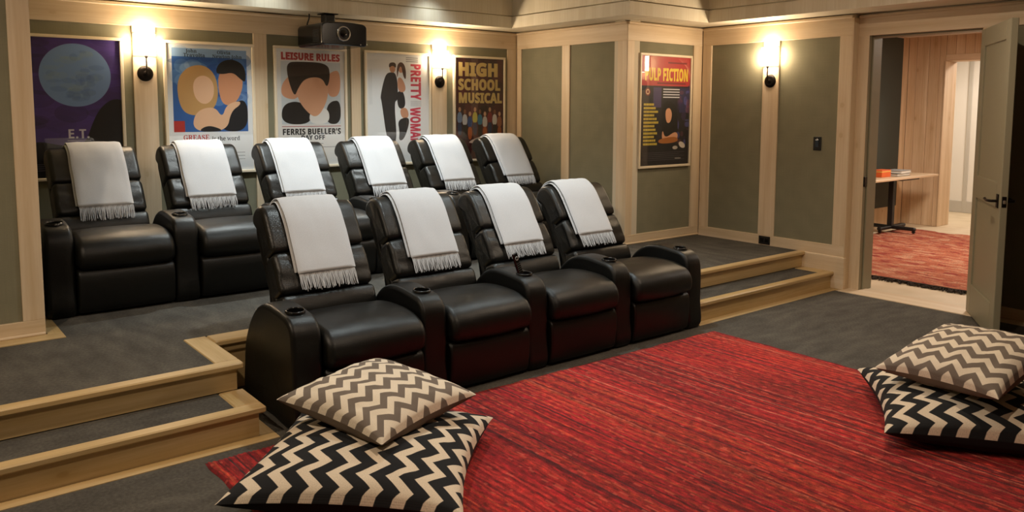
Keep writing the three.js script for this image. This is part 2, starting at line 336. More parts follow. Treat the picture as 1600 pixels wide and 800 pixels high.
// ---------------------------------------------------------------- recliners
const LA = Math.atan(0.53), tY = Math.cos(LA), tZ = -Math.sin(LA), nY = Math.sin(LA), nZ = Math.cos(LA);
const bk = (w, u) => [-0.485 + tZ * u + nZ * w, 0.48 + tY * u + nY * w];        // (out of the back, up the back) -> [z, y]
const G = {}, PITCH = 0.703;
{
  const armP = [[0, 0.012], [0.004, 0.2], [0.002, 0.4], [-0.012, 0.475], [-0.055, 0.519], [-0.15, 0.537], [-0.26, 0.548], [-0.35, 0.543], [-0.43, 0.513], [-0.5, 0.457], [-0.565, 0.373], [-0.605, 0.29], [-0.62, 0.2], [-0.62, 0.012], [-0.31, 0.008]];
  const raw = puff(armP, 0.075, 0.024, { n: 64, m: 5, mid: 3, crown: 0.003 });
  const a = new Brush(raw), c = new Brush(new THREE.CylinderGeometry(0.04, 0.038, 0.16, 32)); c.position.set(0, 0.535, -0.13); c.updateMatrixWorld(); a.updateMatrixWorld();
  const ev = new Evaluator(); ev.attributes = ['position', 'normal', 'uv'];
  G.arm = ev.evaluate(a, c, SUBTRACTION).geometry; G.arm.clearGroups();
  G.cup = lathe([[0.0, -0.072], [0.03, -0.072], [0.0375, -0.066], [0.039, 0.0], [0.0405, 0.006], [0.044, 0.0075], [0.0475, 0.004], [0.048, -0.004]], 36);
  G.seat = puff([[-0.03, 0.276], [0.022, 0.278], [0.05, 0.3], [0.06, 0.34], [0.052, 0.385], [0.024, 0.425], [-0.035, 0.453], [-0.14, 0.468], [-0.27, 0.468], [-0.38, 0.454], [-0.47, 0.425], [-0.5, 0.38], [-0.5, 0.29], [-0.25, 0.276]], 0.272, 0.04, { n: 60, m: 7, mid: 8, crown: 0.010, wrinkle: 0.003 });
  G.foot = puff([[0.002, 0.02], [0.014, 0.03], [0.026, 0.09], [0.032, 0.16], [0.03, 0.22], [0.02, 0.258], [0.0, 0.272], [-0.04, 0.272], [-0.05, 0.15], [-0.04, 0.02]], 0.271, 0.016, { n: 48, m: 4, mid: 6, crown: 0.004 });
G.head = puff([bk(0.0, 0.282), bk(0.03, 0.29), bk(0.038, 0.315), bk(0.038, 0.38), bk(0.034, 0.45), bk(0.022, 0.515), bk(-0.008, 0.56), bk(-0.05, 0.577), bk(-0.1, 0.573), bk(-0.138, 0.55), bk(-0.15, 0.515), bk(-0.136, 0.482), bk(-0.115, 0.45), bk(-0.11, 0.39), bk(-0.105, 0.33), bk(-0.1, 0.284)], 0.272, 0.03, { n: 64, m: 7, mid: 6, crown: 0.004, wrinkle: 0.002, seed: 3 });
  for (const s of [0, 1, 2]) G['lumbar' + s] = puff([bk(-0.01, 0.052), bk(0.024, 0.058), bk(0.034, 0.08), bk(0.038, 0.12), bk(0.04, 0.18), bk(0.036, 0.235), bk(0.03, 0.265), bk(0.012, 0.279), bk(-0.05, 0.281), bk(-0.1, 0.27), bk(-0.11, 0.16), bk(-0.1, 0.05)], 0.271, 0.032, { n: 52, m: 7, mid: 14, crown: 0.006, wrinkle: 0.007, seed: 11 + s * 7 });
  G.lower = puff([bk(-0.02, -0.1), bk(0.018, -0.06), bk(0.03, -0.01), bk(0.024, 0.035), bk(-0.01, 0.052), bk(-0.08, 0.05), bk(-0.1, -0.02), bk(-0.08, -0.1)], 0.271, 0.026, { n: 40, m: 5, mid: 8, wrinkle: 0.004, seed: 5 });
  G.shell = puff([bk(-0.07, -0.1), bk(-0.06, 0.2), bk(-0.06, 0.46), bk(-0.09, 0.49), bk(-0.122, 0.47), bk(-0.13, 0.2), bk(-0.13, -0.02), [-0.6, 0.3], [-0.6, 0.2], [-0.52, 0.2]], 0.271, 0.02, { n: 52, m: 4, mid: 2 });
  G.base = board(0.54, 0.24, 0.54, 0.01);
}
function recliner(label, x, y, z, both, i, o) {
  const t = thing('recliner', label, 'recliner', [x, y, z], 0, 'black leather home-cinema recliners');
  mesh('seat_cushion', G.seat, M.leather, t);
  mesh('footrest_panel', G.foot, M.leather, t);
  const b = new THREE.Group(); b.name = 'backrest'; b.position.set(0, 0.45, -0.47 + o.back); b.rotation.x = -o.tilt; t.add(b);   // swung back on the seat
  for (const [n, g, m] of [['headrest', G.head, M.leatherSoft], ['lumbar_cushion', G['lumbar' + i % 3], M.leatherSoft], ['lower_back', G.lower, M.leatherSoft], ['back_shell', G.shell, M.leather]]) mesh(n, g, m, b).position.set(0, -0.45, 0.47);
  mesh('base', G.base, M.black, t).position.set(0, 0.14, -0.32);
  for (const s of both ? [-1, 1] : [-1]) {
    const a = mesh('armrest', G.arm, M.leather, t); a.position.x = s * PITCH / 2;
    const c = mesh('cup_holder', G.cup, M.cup, a); c.position.set(0, 0.5415, -0.13); c.rotation.x = 0.06; c.userData.label = 'dark round cup holder';
  }
  return t;
}
const ROW1 = [1.866, 0, -3.39], ROW2 = [1.1525, PLAT, -5.13];
const T = (deg, back) => ({ tilt: deg * Math.PI / 180, back }), LEAN2 = T(5, -0.07), LEAN1 = [T(0, -0.01), T(1, -0.03), T(3, -0.05), T(4, -0.06)];
const under = ['under the purple night-sky poster', 'under the blue couple poster', 'under the poster with red headline', 'under the white two-figure poster', 'under the wall lamp by the maroon poster', 'under the maroon lettered poster'];
const front = ['beside the left steps, behind stacked pillows', 'second from the left steps', 'with a remote in its armrest cup holder', 'at the end by the right-hand steps'];
for (let i = 0; i < 6; i++) recliner('black leather recliner on the raised platform ' + under[i], ROW2[0] + i * PITCH, ROW2[1], ROW2[2], i === 5, i, LEAN2);
for (let i = 0; i < 4; i++) recliner('black leather recliner in the lower row ' + front[i], ROW1[0] + i * PITCH, ROW1[1], ROW1[2], i === 3, i + 1, LEAN1[i]);

// ---------------------------------------------------------------- throws over the backs
function throwBlanket(label, x, y, z, o) {
  const t = thing('throw_blanket', label, 'blanket', [x + o.dx, y + 0.45, z - 0.47 + o.back], 0, 'light grey throws over the recliner backs'); t.rotation.x = -o.tilt;
  const W = o.w || 0.33;
  for (const [part, e, th, sx, low] of [['cloth', 0.027, 0.0075, 0, 0], ['folded_layer', 0.0105, 0.0065, -0.011, 0.012]]) {   // folded lengthwise: two layers, the under one showing at one edge
  const path = [bk(0.04 + e, o.end + low), bk(0.042 + e, 0.2), bk(0.041 + e, 0.29), bk(0.04 + e, 0.38), bk(0.036 + e, 0.45), bk(0.024 + e * 0.9, 0.518), bk(-0.006 + e * 0.5, 0.563 + e * 0.9), bk(-0.05, 0.58 + e), bk(-0.102, 0.576 + e), bk(-0.142 - e * 0.7, 0.553 + e * 0.7), bk(-0.154 - e, 0.515), bk(-0.158 - e, 0.46), bk(-0.155 - e, 0.36), bk(-0.15 - e, 0.22)];
  const curve = new THREE.CatmullRomCurve3(path.map(([zz, yy]) => new THREE.Vector3(0, yy, zz)));
  const NS = 64, pts = curve.getSpacedPoints(NS), K = 15, P = [], U = [], I = [];
  const loop = []; for (let k = 0; k < K; k++) loop.push([-1 + 2 * k / (K - 1), 1]); for (let k = K - 1; k >= 0; k--) loop.push([-1 + 2 * k / (K - 1), -1]);
  const len = curve.getLength(), frames = [];
  for (let s = 0; s <= NS; s++) {
    const tg = curve.getTangentAt(s / NS), n = new THREE.Vector3(0, -tg.z, tg.y); // points away from the chair
    const skew = o.skew * (s / NS - 0.0) * -1, width = W * (1 + o.taper * (s / NS));
    frames.push([pts[s], n, skew]);
    for (const [a, b] of loop) {
      const xx = sx + a * width / 2 + skew + 0.004 * nz(s * 0.1, o.seed, a), edge = 1 - 0.6 * Math.pow(Math.abs(a), 10);
      const h = b * th * edge + 0.0035 * nz(a * 2 + o.seed, s * 0.09, 3) + 0.0025 * nz(a * 5 + o.seed, s * 0.05, 9);
      P.push(xx, pts[s].y + n.y * h, pts[s].z + n.z * h); U.push(xx, s / NS * len);
    }
  }
  const R = loop.length;
  for (let s = 0; s < NS; s++) for (let k = 0; k < R; k++) { const a = s * R + k, b = s * R + (k + 1) % R; I.push(a, b, a + R, b, b + R, a + R); }
  for (let k = 1; k < R / 2 - 1; k++) for (const s of [0, NS]) { const o0 = s * R, q = [o0 + k - 1, o0 + k, o0 + R - k, o0 + R - k - 1]; I.push(q[0], q[2], q[1], q[1], q[2], q[3]); }
  const g = new THREE.BufferGeometry(); g.setAttribute('position', new THREE.Float32BufferAttribute(P, 3)); g.setAttribute('uv', new THREE.Float32BufferAttribute(U, 2)); g.setIndex(I); g.computeVertexNormals();
  mesh(part, g, M.wool, t).position.set(0, -0.45, 0.47);
  }
  const e = 0.027;
  // fringe: twisted strands hanging from the lower hem along the slope of the back
  const FP = [], FI = [], n = 62;
  for (let i = 0; i < n; i++) {
    const fx = (i + 0.5) / n * 2 - 1; let px = fx * W * 0.492, L = 0.084 + rnd() * 0.018, sway = (rnd() - 0.5) * 0.012, lift = (rnd() - 0.4) * 0.01;
    const r0 = 0.0025, r1 = 0.0016, b0 = FP.length / 3;
    for (let q = 0; q <= 3; q++) {
      const f = q / 3, u = o.end + 0.003 - L * f, w = 0.04 + e - 0.002 + lift * f + (u < 0.05 ? -(0.05 - u) * 0.25 : 0), [zz, yy] = bk(w, u), r = lerp(r0, r1, f);
      const cx = px + sway * f * f + 0.0015 * Math.sin(f * 7 + i);
      FP.push(cx - r, yy, zz, cx, yy + nY * r, zz + nZ * r, cx + r, yy, zz, cx, yy - nY * r, zz - nZ * r);
    }
    for (let q = 0; q < 3; q++) for (let k = 0; k < 4; k++) { const a = b0 + q * 4 + k, b = b0 + q * 4 + (k + 1) % 4; FI.push(a, a + 4, b, b, a + 4, b + 4); }
    FI.push(b0 + 12, b0 + 14, b0 + 13, b0 + 12, b0 + 15, b0 + 14);
  }
  const fg = new THREE.BufferGeometry(); fg.setAttribute('position', new THREE.Float32BufferAttribute(FP, 3)); fg.setIndex(FI); fg.computeVertexNormals();
  const fm = mesh('fringe', fg, M.fringe, t); fm.position.set(0, -0.45, 0.47); fm.userData.kind = 'stuff'; fm.userData.label = 'twisted fringe along the hem';
  return t;
}
const rowB = [{ dx: 0.015, end: 0.08, skew: 0.0 }, { dx: 0.0, end: 0.1, skew: 0.0 }, { dx: -0.01, end: 0.085, skew: 0.01 }, { dx: 0.02, end: 0.1, skew: 0 }, { dx: 0.015, end: 0.1, skew: 0.01 }, { dx: 0.0, end: 0.11, skew: 0.01 }];
const rowF = [{ dx: -0.005, end: 0.14, skew: 0.0 }, { dx: -0.005, end: 0.14, skew: 0.0 }, { dx: -0.005, end: 0.14, skew: 0.0 }, { dx: -0.04, end: 0.14, skew: 0.0 }];
for (let i = 0; i < 6; i++) throwBlanket('light grey fringed throw over the back-row recliner ' + under[i], ROW2[0] + i * PITCH, ROW2[1], ROW2[2], { taper: -0.01, seed: 3 + i * 2.7, ...LEAN2, ...rowB[i] });
for (let i = 0; i < 4; i++) throwBlanket('light grey fringed throw over the lower-row recliner ' + front[i], ROW1[0] + i * PITCH, ROW1[1], ROW1[2], { taper: -0.01, seed: 31 + i * 2.3, ...LEAN1[i], ...rowF[i] });

// remote control standing in a cup holder of the lower row
{
  const t = thing('remote_control', 'black remote control leaning in an armrest cup holder', 'remote', [ROW1[0] + 1.5 * PITCH, 0.474, ROW1[2] - 0.13]);
  t.rotation.set(-0.14, 0.1, 0.3);
  mesh('body', board(0.04, 0.2, 0.016, 0.004), M.blackGloss, t).position.y = 0.1;
  for (let r = 0; r < 5; r++) for (let c = 0; c < 3; c++) mesh('button', board(0.007, 0.005, 0.003, 0.001), M.stitch, t).position.set((c - 1) * 0.011, 0.09 + r * 0.012, 0.009);
  const k = mesh('navigation_ring', new THREE.TorusGeometry(0.01, 0.0025, 8, 24), std({ color: 0x9a9a98, roughness: 0.3 }), t); k.position.set(0, 0.168, 0.0085);
}
// ---------------------------------------------------------------- rug
{
  const X0 = 1.02, X1 = 4.36, Z0 = -3.30, Z1 = 0.4, W = 2048, H = 1024;
  const rows = []; let xx = 0;
  const pal = [0xb42826, 0xac2424, 0xbd3430, 0xa02022, 0xbd3c2a, 0xa81f26, 0x941b20, 0xb62c2a, 0xbe4630, 0x86191e, 0xb02a28, 0xb83028];
  while (xx < W) {                                    // each weft row of rag yarn has its own run of colour
    const w = 5 + Math.floor(rnd() * 5); let c = hex(pal[Math.floor(rnd() * pal.length)]);
    if (rnd() < 0.05) c = hex(0x6a2026); if (rnd() < 0.03) c = hex(0xc4604e); if (rnd() < 0.006) c = hex(0x5a2e30);
    for (let k = 0; k < w && xx < W; k++) rows[xx++] = [c, k / w, Math.floor(xx / 7)];
  }
  const map = dataTex(W, H, (u, v) => {
    const wob = Math.round(2.2 * nz(v * 9, u * 30, 4)), [c, k, id] = rows[clamp(Math.floor(u * W) + wob, 0, W - 1)];
    let b = 0.83 + 0.3 * nz(u * 260, v * 90, 2) + 0.22 * nz(id * 3.1, v * 14, 6) + 0.2 * nz(u * 9, v * 3, 12) + 0.34 * (rnd() - 0.5);
    let col = [c[0] * b, c[1] * b, c[2] * b];
    const f = nz(id * 1.7, v * 40, 9); if (f > 0.46) col = mix3(col, hex(0x551c1e), 0.5); else if (f < -0.46) col = mix3(col, hex(0xcf6650), 0.5);
    return col;
  });
  map.wrapS = map.wrapT = THREE.ClampToEdgeWrapping;
  const NX = 520, NZ = 110, P = [], U = [], I = [];
  for (let j = 0; j <= NZ; j++) for (let i = 0; i <= NX; i++) {
    const u = i / NX, v = j / NZ, edgeX = Math.min(u, 1 - u) * (X1 - X0), edgeZ = v * (Z1 - Z0);
    const x = lerp(X0, X1, u) + 0.012 * nz(v * 25, u * 3, 1) * Math.exp(-edgeX * 12) + 0.014 * v, z = lerp(Z0, Z1, v) + (0.006 * Math.sin(i * 1.9) + 0.016 * nz(u * 30, 2, 7)) * Math.exp(-edgeZ * 25) + (u - 0.5) * 0.07 * (1 - v);
    const e = Math.min(1, Math.min(edgeX, edgeZ) / 0.012);
    const h = 0.001 + e * (0.012 + 0.001 * (i % 2 ? 1 : -1) + 0.003 * nz(u * 90, v * 40, 3) + 0.004 * nz(u * 5, v * 5, 8) + 0.002 * nz(u * 300, v * 70, 5));
    P.push(x, h, z); U.push(u, v);
  }
  for (let j = 0; j < NZ; j++) for (let i = 0; i < NX; i++) { const a = j * (NX + 1) + i, b = a + 1, c = a + NX + 1, d = c + 1; I.push(a, c, b, b, c, d); }
  const g = new THREE.BufferGeometry(); g.setAttribute('position', new THREE.Float32BufferAttribute(P, 3)); g.setAttribute('uv', new THREE.Float32BufferAttribute(U, 2)); g.setIndex(I); g.computeVertexNormals();
  const m = mesh(numbered('area_rug'), g, std({ map, roughness: 1 }), scene);
  m.userData = { label: 'large red rag-woven rug with streaky stripes before the lower row', category: 'rug' };
}

// ---------------------------------------------------------------- floor pillows
function chevron(dark, light, bands, waves, amp, s, half = 0.25) {
  const D = hex(dark), L = hex(light);
  const t = dataTex(1024, 1024, (u, v) => {
    const w = Math.abs(((v * waves + 0.25) % 1) * 2 - 1) - 0.5;
    const q = (u * bands + w * amp + 0.2) % 1, p = ((q % 1) + 1) % 1, k = clamp((half - Math.abs(p - 0.5)) * 40 + 0.5);
    const n = 0.94 + 0.1 * nz(u * 300, v * 300, s) + 0.08 * (rnd() - 0.5);
    const c = mix3(L, D, k); return [c[0] * n, c[1] * n, c[2] * n];
  });
  t.wrapS = t.wrapT = THREE.ClampToEdgeWrapping; return t;
}
function pillowGeo(S, T, side, s, sag = 0) {
  const N = 48, P = [], U = [], I = [];
  for (let j = 0; j <= N; j++) for (let i = 0; i <= N; i++) {
    const a = -Math.cos(i / N * Math.PI) * 0.5 + (i / N * 2 - 1) * 0.5, b = -Math.cos(j / N * Math.PI) * 0.5 + (j / N * 2 - 1) * 0.5;
    const px = S / 2 * a * (1 - 0.10 * (1 - b * b) * a * a), pz = S / 2 * b * (1 - 0.10 * (1 - a * a) * b * b);
    const e = Math.max(0, (1 - a * a) * (1 - b * b)), bulge = Math.pow(e, 0.42);
    let h = side * T / 2 * bulge + 0.010 * nz(a * 2.2 + s, b * 2.2, s) * Math.min(1, e * 3) + 0.006 * nz(a * 6 + s, b * 6, s + 2) * Math.min(1, e * 3);
    if (side < 0 && sag) h = Math.max(h, -sag + 0.004 * nz(a * 5, b * 5, s));
    P.push(px, h, pz); U.push((a + 1) / 2, (b + 1) / 2);
  }
  for (let j = 0; j < N; j++) for (let i = 0; i < N; i++) { const a = j * (N + 1) + i, b = a + 1, c = a + N + 1, d = c + 1; if (side > 0) I.push(a, c, b, b, c, d); else I.push(a, b, c, b, d, c); }
  const g = new THREE.BufferGeometry(); g.setAttribute('position', new THREE.Float32BufferAttribute(P, 3)); g.setAttribute('uv', new THREE.Float32BufferAttribute(U, 2)); g.setIndex(I); g.computeVertexNormals(); return g;
}
const weaveB = rep(TX.weave, 5, 5);
const blackCh = std({ map: chevron(0x14161a, 0xebdcc5, 8, 6.5, 0.62, 1, 0.275), roughness: 0.95, bumpMap: weaveB, bumpScale: 0.0006 });
const greyCh = std({ map: chevron(0x7c7167, 0xf3e7d2, 7, 5.5, 0.62, 2), roughness: 0.95, bumpMap: weaveB, bumpScale: 0.0006 });
const blackBack = std({ color: 0x101114, roughness: 0.95 }), taupeBack = std({ color: 0x6a5d50, roughness: 0.95 });
function pillow(name, label, S, T, sag, fm, bm, pos, rot, s) {
  const t = thing(name, label, 'pillow', pos, 0, 'chevron pillows stacked on the floor'); t.rotation.set(rot[0], rot[1], rot[2], 'YXZ');
  mesh('patterned_front', pillowGeo(S, T, 1, s), fm, t); mesh('plain_back', pillowGeo(S, T, -1, s, sag), bm, t); return t;
}
pillow('floor_pillow', 'large black and cream chevron floor pillow under a grey one, beside the left steps', 0.89, 0.24, 0.085, blackCh, blackBack, [1.50, 0.1, -2.77], [0, -0.766, 0], 3);
pillow('throw_pillow', 'grey and cream chevron pillow on the floor pillow beside the left steps', 0.59, 0.19, 0.062, greyCh, taupeBack, [1.61, 0.282, -2.9], [0.026, -1.27, -0.085], 8);
pillow('floor_pillow', 'large black and cream chevron floor pillow under a grey one, facing the doorway', 0.89, 0.24, 0.085, blackCh, blackBack, [3.985, 0.1, -1.485], [0, -0.96, 0], 15);
pillow('throw_pillow', 'grey and cream chevron pillow on the floor pillow facing the doorway', 0.59, 0.19, 0.062, greyCh, taupeBack, [3.98, 0.335, -1.505], [-0.056, -0.158, 0.235], 21);

// ---------------------------------------------------------------- framed posters
function canvasTex(draw, w = 560, h = 820) {
  const c = document.createElement('canvas'); c.width = w; c.height = h; const x = c.getContext('2d'); draw(x, w, h);
  const t = new THREE.CanvasTexture(c); t.colorSpace = THREE.SRGBColorSpace; return t;
}
function text(x, s, px, py, size, color, o = {}) {   // lettering squeezed to a width
  x.save(); x.translate(px, py); if (o.turn) x.rotate(o.turn); x.font = (o.style || 'bold') + ' ' + size + 'px ' + (o.face || 'sans-serif'); x.textAlign = 'center'; x.textBaseline = 'middle';
  const w = x.measureText(s).width; if (o.width) x.scale(o.width / w, o.tall || 1);
  x.fillStyle = color; x.fillText(s, 0, 0); if (o.heavy) { x.strokeStyle = color; x.lineWidth = o.heavy; x.strokeText(s, 0, 0); } x.restore();
}
function blob(x, c, pts) { x.fillStyle = c; x.beginPath(); const n = pts.length; x.moveTo((pts[n - 1][0] + pts[0][0]) / 2, (pts[n - 1][1] + pts[0][1]) / 2); for (let i = 0; i < n; i++) { const a = pts[i], b = pts[(i + 1) % n]; x.quadraticCurveTo(a[0], a[1], (a[0] + b[0]) / 2, (a[1] + b[1]) / 2); } x.fill(); }
const oval = (x, c, a, b, r, q, t = 0) => { x.fillStyle = c; x.beginPath(); x.ellipse(a, b, r, q, t, 0, 7); x.fill(); };
const fill = (x, c, a, b, w, h) => { x.fillStyle = c; x.fillRect(a, b, w, h); };
const prints = {
  night(x, w, h) {
    fill(x, '#5a449e', 0, 0, w, h); for (let i = 0; i < 60; i++) oval(x, ['rgba(60,44,110,.25)', 'rgba(38,26,60,.25)', 'rgba(80,50,110,.18)'][i % 3], rnd() * w, rnd() * h, 60 + rnd() * 120, 20 + rnd() * 40);
    oval(x, '#83a6da', 309, 215, 196, 186); for (let i = 0; i < 70; i++) { const a = rnd() * 6.3, r = Math.sqrt(rnd()) * 150; oval(x, ['rgba(140,170,195,.18)', 'rgba(160,180,170,.16)', 'rgba(80,112,175,.2)'][i % 3], 309 + r * Math.cos(a), 215 + r * Math.sin(a), 14 + rnd() * 34, 8 + rnd() * 18); }
    blob(x, '#14141c', [[340, 640], [390, 500], [430, 420], [480, 370], [530, 350], [590, 370], [600, 900], [-40, 900], [-20, 640], [90, 600], [200, 630]]);
    fill(x, '#0a0a0f', 0, 650, w, 170); text(x, 'E.T.', 312, 562, 76, '#e9e6ee', { width: 126 });
    fill(x, '#cfcadb', 248, 602, 130, 3); for (let i = 0; i < 4; i++) fill(x, '#6f6c78', 40, 738 + i * 12, 440 - i * 30, 4);
  },
  couple(x, w, h) {
    fill(x, '#e9ecee', 0, 0, w, h); x.save(); x.translate(0, 10); x.scale(1, 0.89); fill(x, '#2f62a8', 34, 20, w - 68, 600);
    for (let i = 0; i < 40; i++) oval(x, ['rgba(140,185,230,.3)', 'rgba(24,60,130,.3)', 'rgba(200,220,240,.25)'][i % 3], 50 + rnd() * 460, 30 + rnd() * 420, 30 + rnd() * 70, 16 + rnd() * 40);
    fill(x, '#8fb2da', 34, 20, w - 68, 60); fill(x, '#b8322c', 34, 540, 70, 80); blob(x, '#15161c', [[330, 620], [360, 470], [430, 400], [526, 380], [526, 620]]);
    blob(x, '#d79a72', [[330, 190], [400, 140], [490, 170], [500, 300], [440, 420], [360, 430], [330, 330]]); blob(x, '#1a1613', [[310, 190], [340, 110], [430, 80], [515, 130], [520, 260], [480, 230], [430, 180], [360, 200]]);
    blob(x, '#c79d63', [[70, 420], [60, 250], [130, 150], [240, 130], [320, 210], [330, 400], [250, 500], [120, 500]]); blob(x, '#e9c09c', [[160, 250], [230, 200], [300, 250], [300, 370], [240, 430], [170, 380]]);
    blob(x, '#e6bb97', [[150, 620], [170, 470], [300, 430], [350, 520], [380, 420], [470, 390], [480, 420], [410, 470], [380, 620]]); blob(x, '#17171b', [[180, 620], [250, 570], [340, 600], [340, 620]]);
    x.restore(); text(x, 'John', 160, 44, 30, '#15202e', { face: 'serif' }); text(x, 'Travolta', 178, 70, 30, '#15202e', { face: 'serif', width: 140 });
    text(x, 'Olivia', 372, 46, 30, '#15202e', { face: 'serif' }); text(x, 'Newton-John', 395, 72, 30, '#15202e', { face: 'serif', width: 200 });
    text(x, 'GREASE', 175, 598, 46, '#c0302c', { width: 170, face: 'serif' }); text(x, 'is the word', 372, 608, 38, '#222', { face: 'serif', width: 190 });
    for (let i = 0; i < 3; i++) fill(x, '#9a9da0', 60, 700 + i * 22, 440, 4);
  },
  portrait(x, w, h) {
    fill(x, '#e7e6e3', 0, 0, w, h); text(x, 'LEISURE RULES', w / 2, 50, 66, '#b03230', { width: 486, heavy: 5 });
    x.save(); x.translate(0, -37); x.scale(1, 0.94); fill(x, '#cfd8dd', 36, 130, w - 72, 470); blob(x, '#dca583', [[36, 300], [120, 220], [180, 260], [180, 420], [36, 400]]); blob(x, '#dca583', [[524, 180], [440, 200], [400, 260], [420, 400], [524, 380]]);
    blob(x, '#26221f', [[36, 600], [36, 460], [150, 420], [260, 470], [280, 600]]); blob(x, '#26221f', [[524, 600], [524, 420], [450, 420], [400, 470], [400, 600]]); blob(x, '#eeeeec', [[250, 600], [270, 480], [420, 470], [430, 600]]);
    blob(x, '#e2ae8b', [[140, 250], [190, 180], [380, 180], [425, 280], [410, 430], [320, 560], [230, 500], [160, 400]]); blob(x, '#33271f', [[90, 260], [80, 140], [180, 130], [420, 132], [440, 230], [410, 330], [370, 240], [230, 250], [170, 330], [140, 400]]);
    x.restore(); fill(x, '#a8343c', 36, 540, w - 72, 4); text(x, "FERRIS BUELLER'S", w / 2, 580, 58, '#1c1c1e', { width: 486, heavy: 2 }); text(x, 'DAY OFF', w / 2 + 6, 622, 42, '#1c1c1e', { width: 200, heavy: 2 });
    fill(x, '#8f8f90', 190, 665, 180, 4); fill(x, '#8f8f90', 60, 690, 440, 4); oval(x, '#444', w / 2 + 60, 720, 9, 8);
  },
  figures(x, w, h) {
    fill(x, '#e9ebec', 0, 0, w, h); const k = '#26262a'; x.save(); x.translate(-22, -24); x.scale(1, 0.88);
    blob(x, k, [[190, 200], [230, 180], [290, 190], [300, 420], [260, 430], [290, 800], [200, 810], [150, 420], [140, 400], [160, 300]]); oval(x, '#c08d6e', 250, 150, 26, 36); blob(x, '#332822', [[218, 150], [220, 100], [280, 96], [284, 150], [250, 120]]);
    blob(x, k, [[285, 380], [300, 340], [350, 340], [370, 480], [300, 500]]); blob(x, '#c89273', [[290, 230], [330, 220], [370, 300], [360, 350], [300, 350]]); oval(x, '#c89273', 326, 150, 24, 34); blob(x, '#4a2f25', [[290, 250], [288, 120], [330, 84], [370, 130], [372, 250], [345, 210], [330, 120], [306, 150]]);
    blob(x, '#c89273', [[310, 490], [380, 480], [400, 570], [330, 580]]); blob(x, k, [[290, 590], [390, 560], [400, 620], [350, 760], [300, 770], [310, 690]]);
    x.restore(); text(x, 'PRETTY', 438, 202, 126, '#cf3f56', { turn: Math.PI / 2, width: 276, heavy: 6 }); text(x, 'WOMAN', 432, 545, 126, '#cf3f56', { turn: Math.PI / 2, width: 290, heavy: 6 });
    for (let i = 0; i < 3; i++) fill(x, '#8e8f92', 350, 20 + i * 14, 110, 6); for (let i = 0; i < 5; i++) fill(x, '#a9abae', 390, 350 + i * 9, 100, 3); for (let i = 0; i < 4; i++) fill(x, '#c5c8ca', 20 + i * 8, 120, 2, 260);
  },
  letters(x, w, h) {
    fill(x, '#4e1d24', 0, 0, w, h); for (let i = 0; i < 50; i++) oval(x, ['rgba(110,40,44,.3)', 'rgba(40,16,20,.35)'][i % 2], rnd() * w, rnd() * h, 20 + rnd() * 60, 40 + rnd() * 90);
    text(x, 'HIGH', 265, 92, 140, '#dcc27c', { width: 470, heavy: 12 }); text(x, 'SCHOOL', 278, 214, 116, '#dcc27c', { width: 490, heavy: 9 }); text(x, 'MUSICAL', 288, 322, 108, '#dcc27c', { width: 510, heavy: 8 });
    const cs = ['#7f95b8', '#c9cbd0', '#34538f', '#c4c04f', '#3f86a8', '#d5d2cf', '#8e2f34', '#dfdcd8', '#aa6a4a'];
    for (let i = 0; i < 9; i++) { const px = 50 + i * 58, py = 435 + (i % 3) * 18; oval(x, ['#c99674', '#8a5a42', '#dcae8c'][i % 3], px, py - 20, 15, 19); blob(x, cs[i], [[px - 26, py], [px + 26, py], [px + 30, py + 90], [px - 30, py + 90]]); blob(x, ['#2d3a5e', '#2b2224', '#b8622f'][i % 3], [[px - 26, py + 85], [px + 26, py + 85], [px + 22, py + 190], [px - 20, py + 190]]); }
    blob(x, '#d9c9bd', [[120, 690], [250, 640], [420, 620], [540, 650], [520, 700], [300, 690]]);
  },
  crime(x, w, h) {
    fill(x, '#1c1a22', 0, 0, w, h); fill(x, '#b83436', 0, 0, w, 220); for (let i = 0; i < 6; i++) { x.strokeStyle = 'rgba(235,190,170,.55)'; x.lineWidth = 3; x.beginPath(); x.moveTo(420 + i * 22, 10); x.lineTo(560, 90 + i * 16); x.stroke(); }
    fill(x, '#7d2428', 300, 38, 220, 12); text(x, 'PULP FICTION', w / 2 + 10, 135, 100, '#e8cb3f', { width: 500, heavy: 5, tall: 1.25 }); fill(x, '#7d2428', 180, 194, 330, 12);
    fill(x, '#453a66', 140, 232, 90, 150); for (let i = 0; i < 4; i++) fill(x, '#cfd2dc', 250, 240 + i * 20, 190, 9); fill(x, '#2d2b52', 440, 232, 120, 190); for (let i = 0; i < 26; i++) oval(x, ['rgba(90,96,170,.6)', 'rgba(60,40,90,.6)', 'rgba(150,70,80,.4)'][i % 3], 420 + rnd() * 130, 240 + rnd() * 420, 6 + rnd() * 26, 6 + rnd() * 30);
    oval(x, '#7c2a2c', 78, 266, 30, 30); oval(x, '#e3cfa4', 78, 266, 20, 20); oval(x, '#7c2a2c', 78, 266, 12, 12);
    blob(x, '#0d0b0d', [[230, 360], [320, 320], [410, 380], [430, 560], [380, 640], [240, 640]]); blob(x, '#d6a07d', [[275, 400], [330, 380], [360, 430], [340, 500], [290, 500]]); blob(x, '#d6a07d', [[240, 640], [250, 540], [280, 620], [400, 560], [440, 600], [380, 660]]); blob(x, '#a8672f', [[200, 620], [420, 600], [440, 650], [210, 660]]);
    for (let i = 0; i < 12; i++) { const y = 352 + i * 27; let px = 36; while (px < 150 + (i % 3) * 20) { const ww = 8 + rnd() * 9; fill(x, '#d8c24a', px, y, ww, 17); px += ww + 3; } }
    oval(x, '#d8cfc4', 480, 670, 40, 22, 0.4); oval(x, '#b9b0a8', 400, 690, 30, 14); for (let i = 0; i < 5; i++) fill(x, '#4d4b52', 40, 722 + i * 14, 470 - (i % 2) * 60, 4); fill(x, '#8d8a84', 400, 768, 70, 10);
  },
};
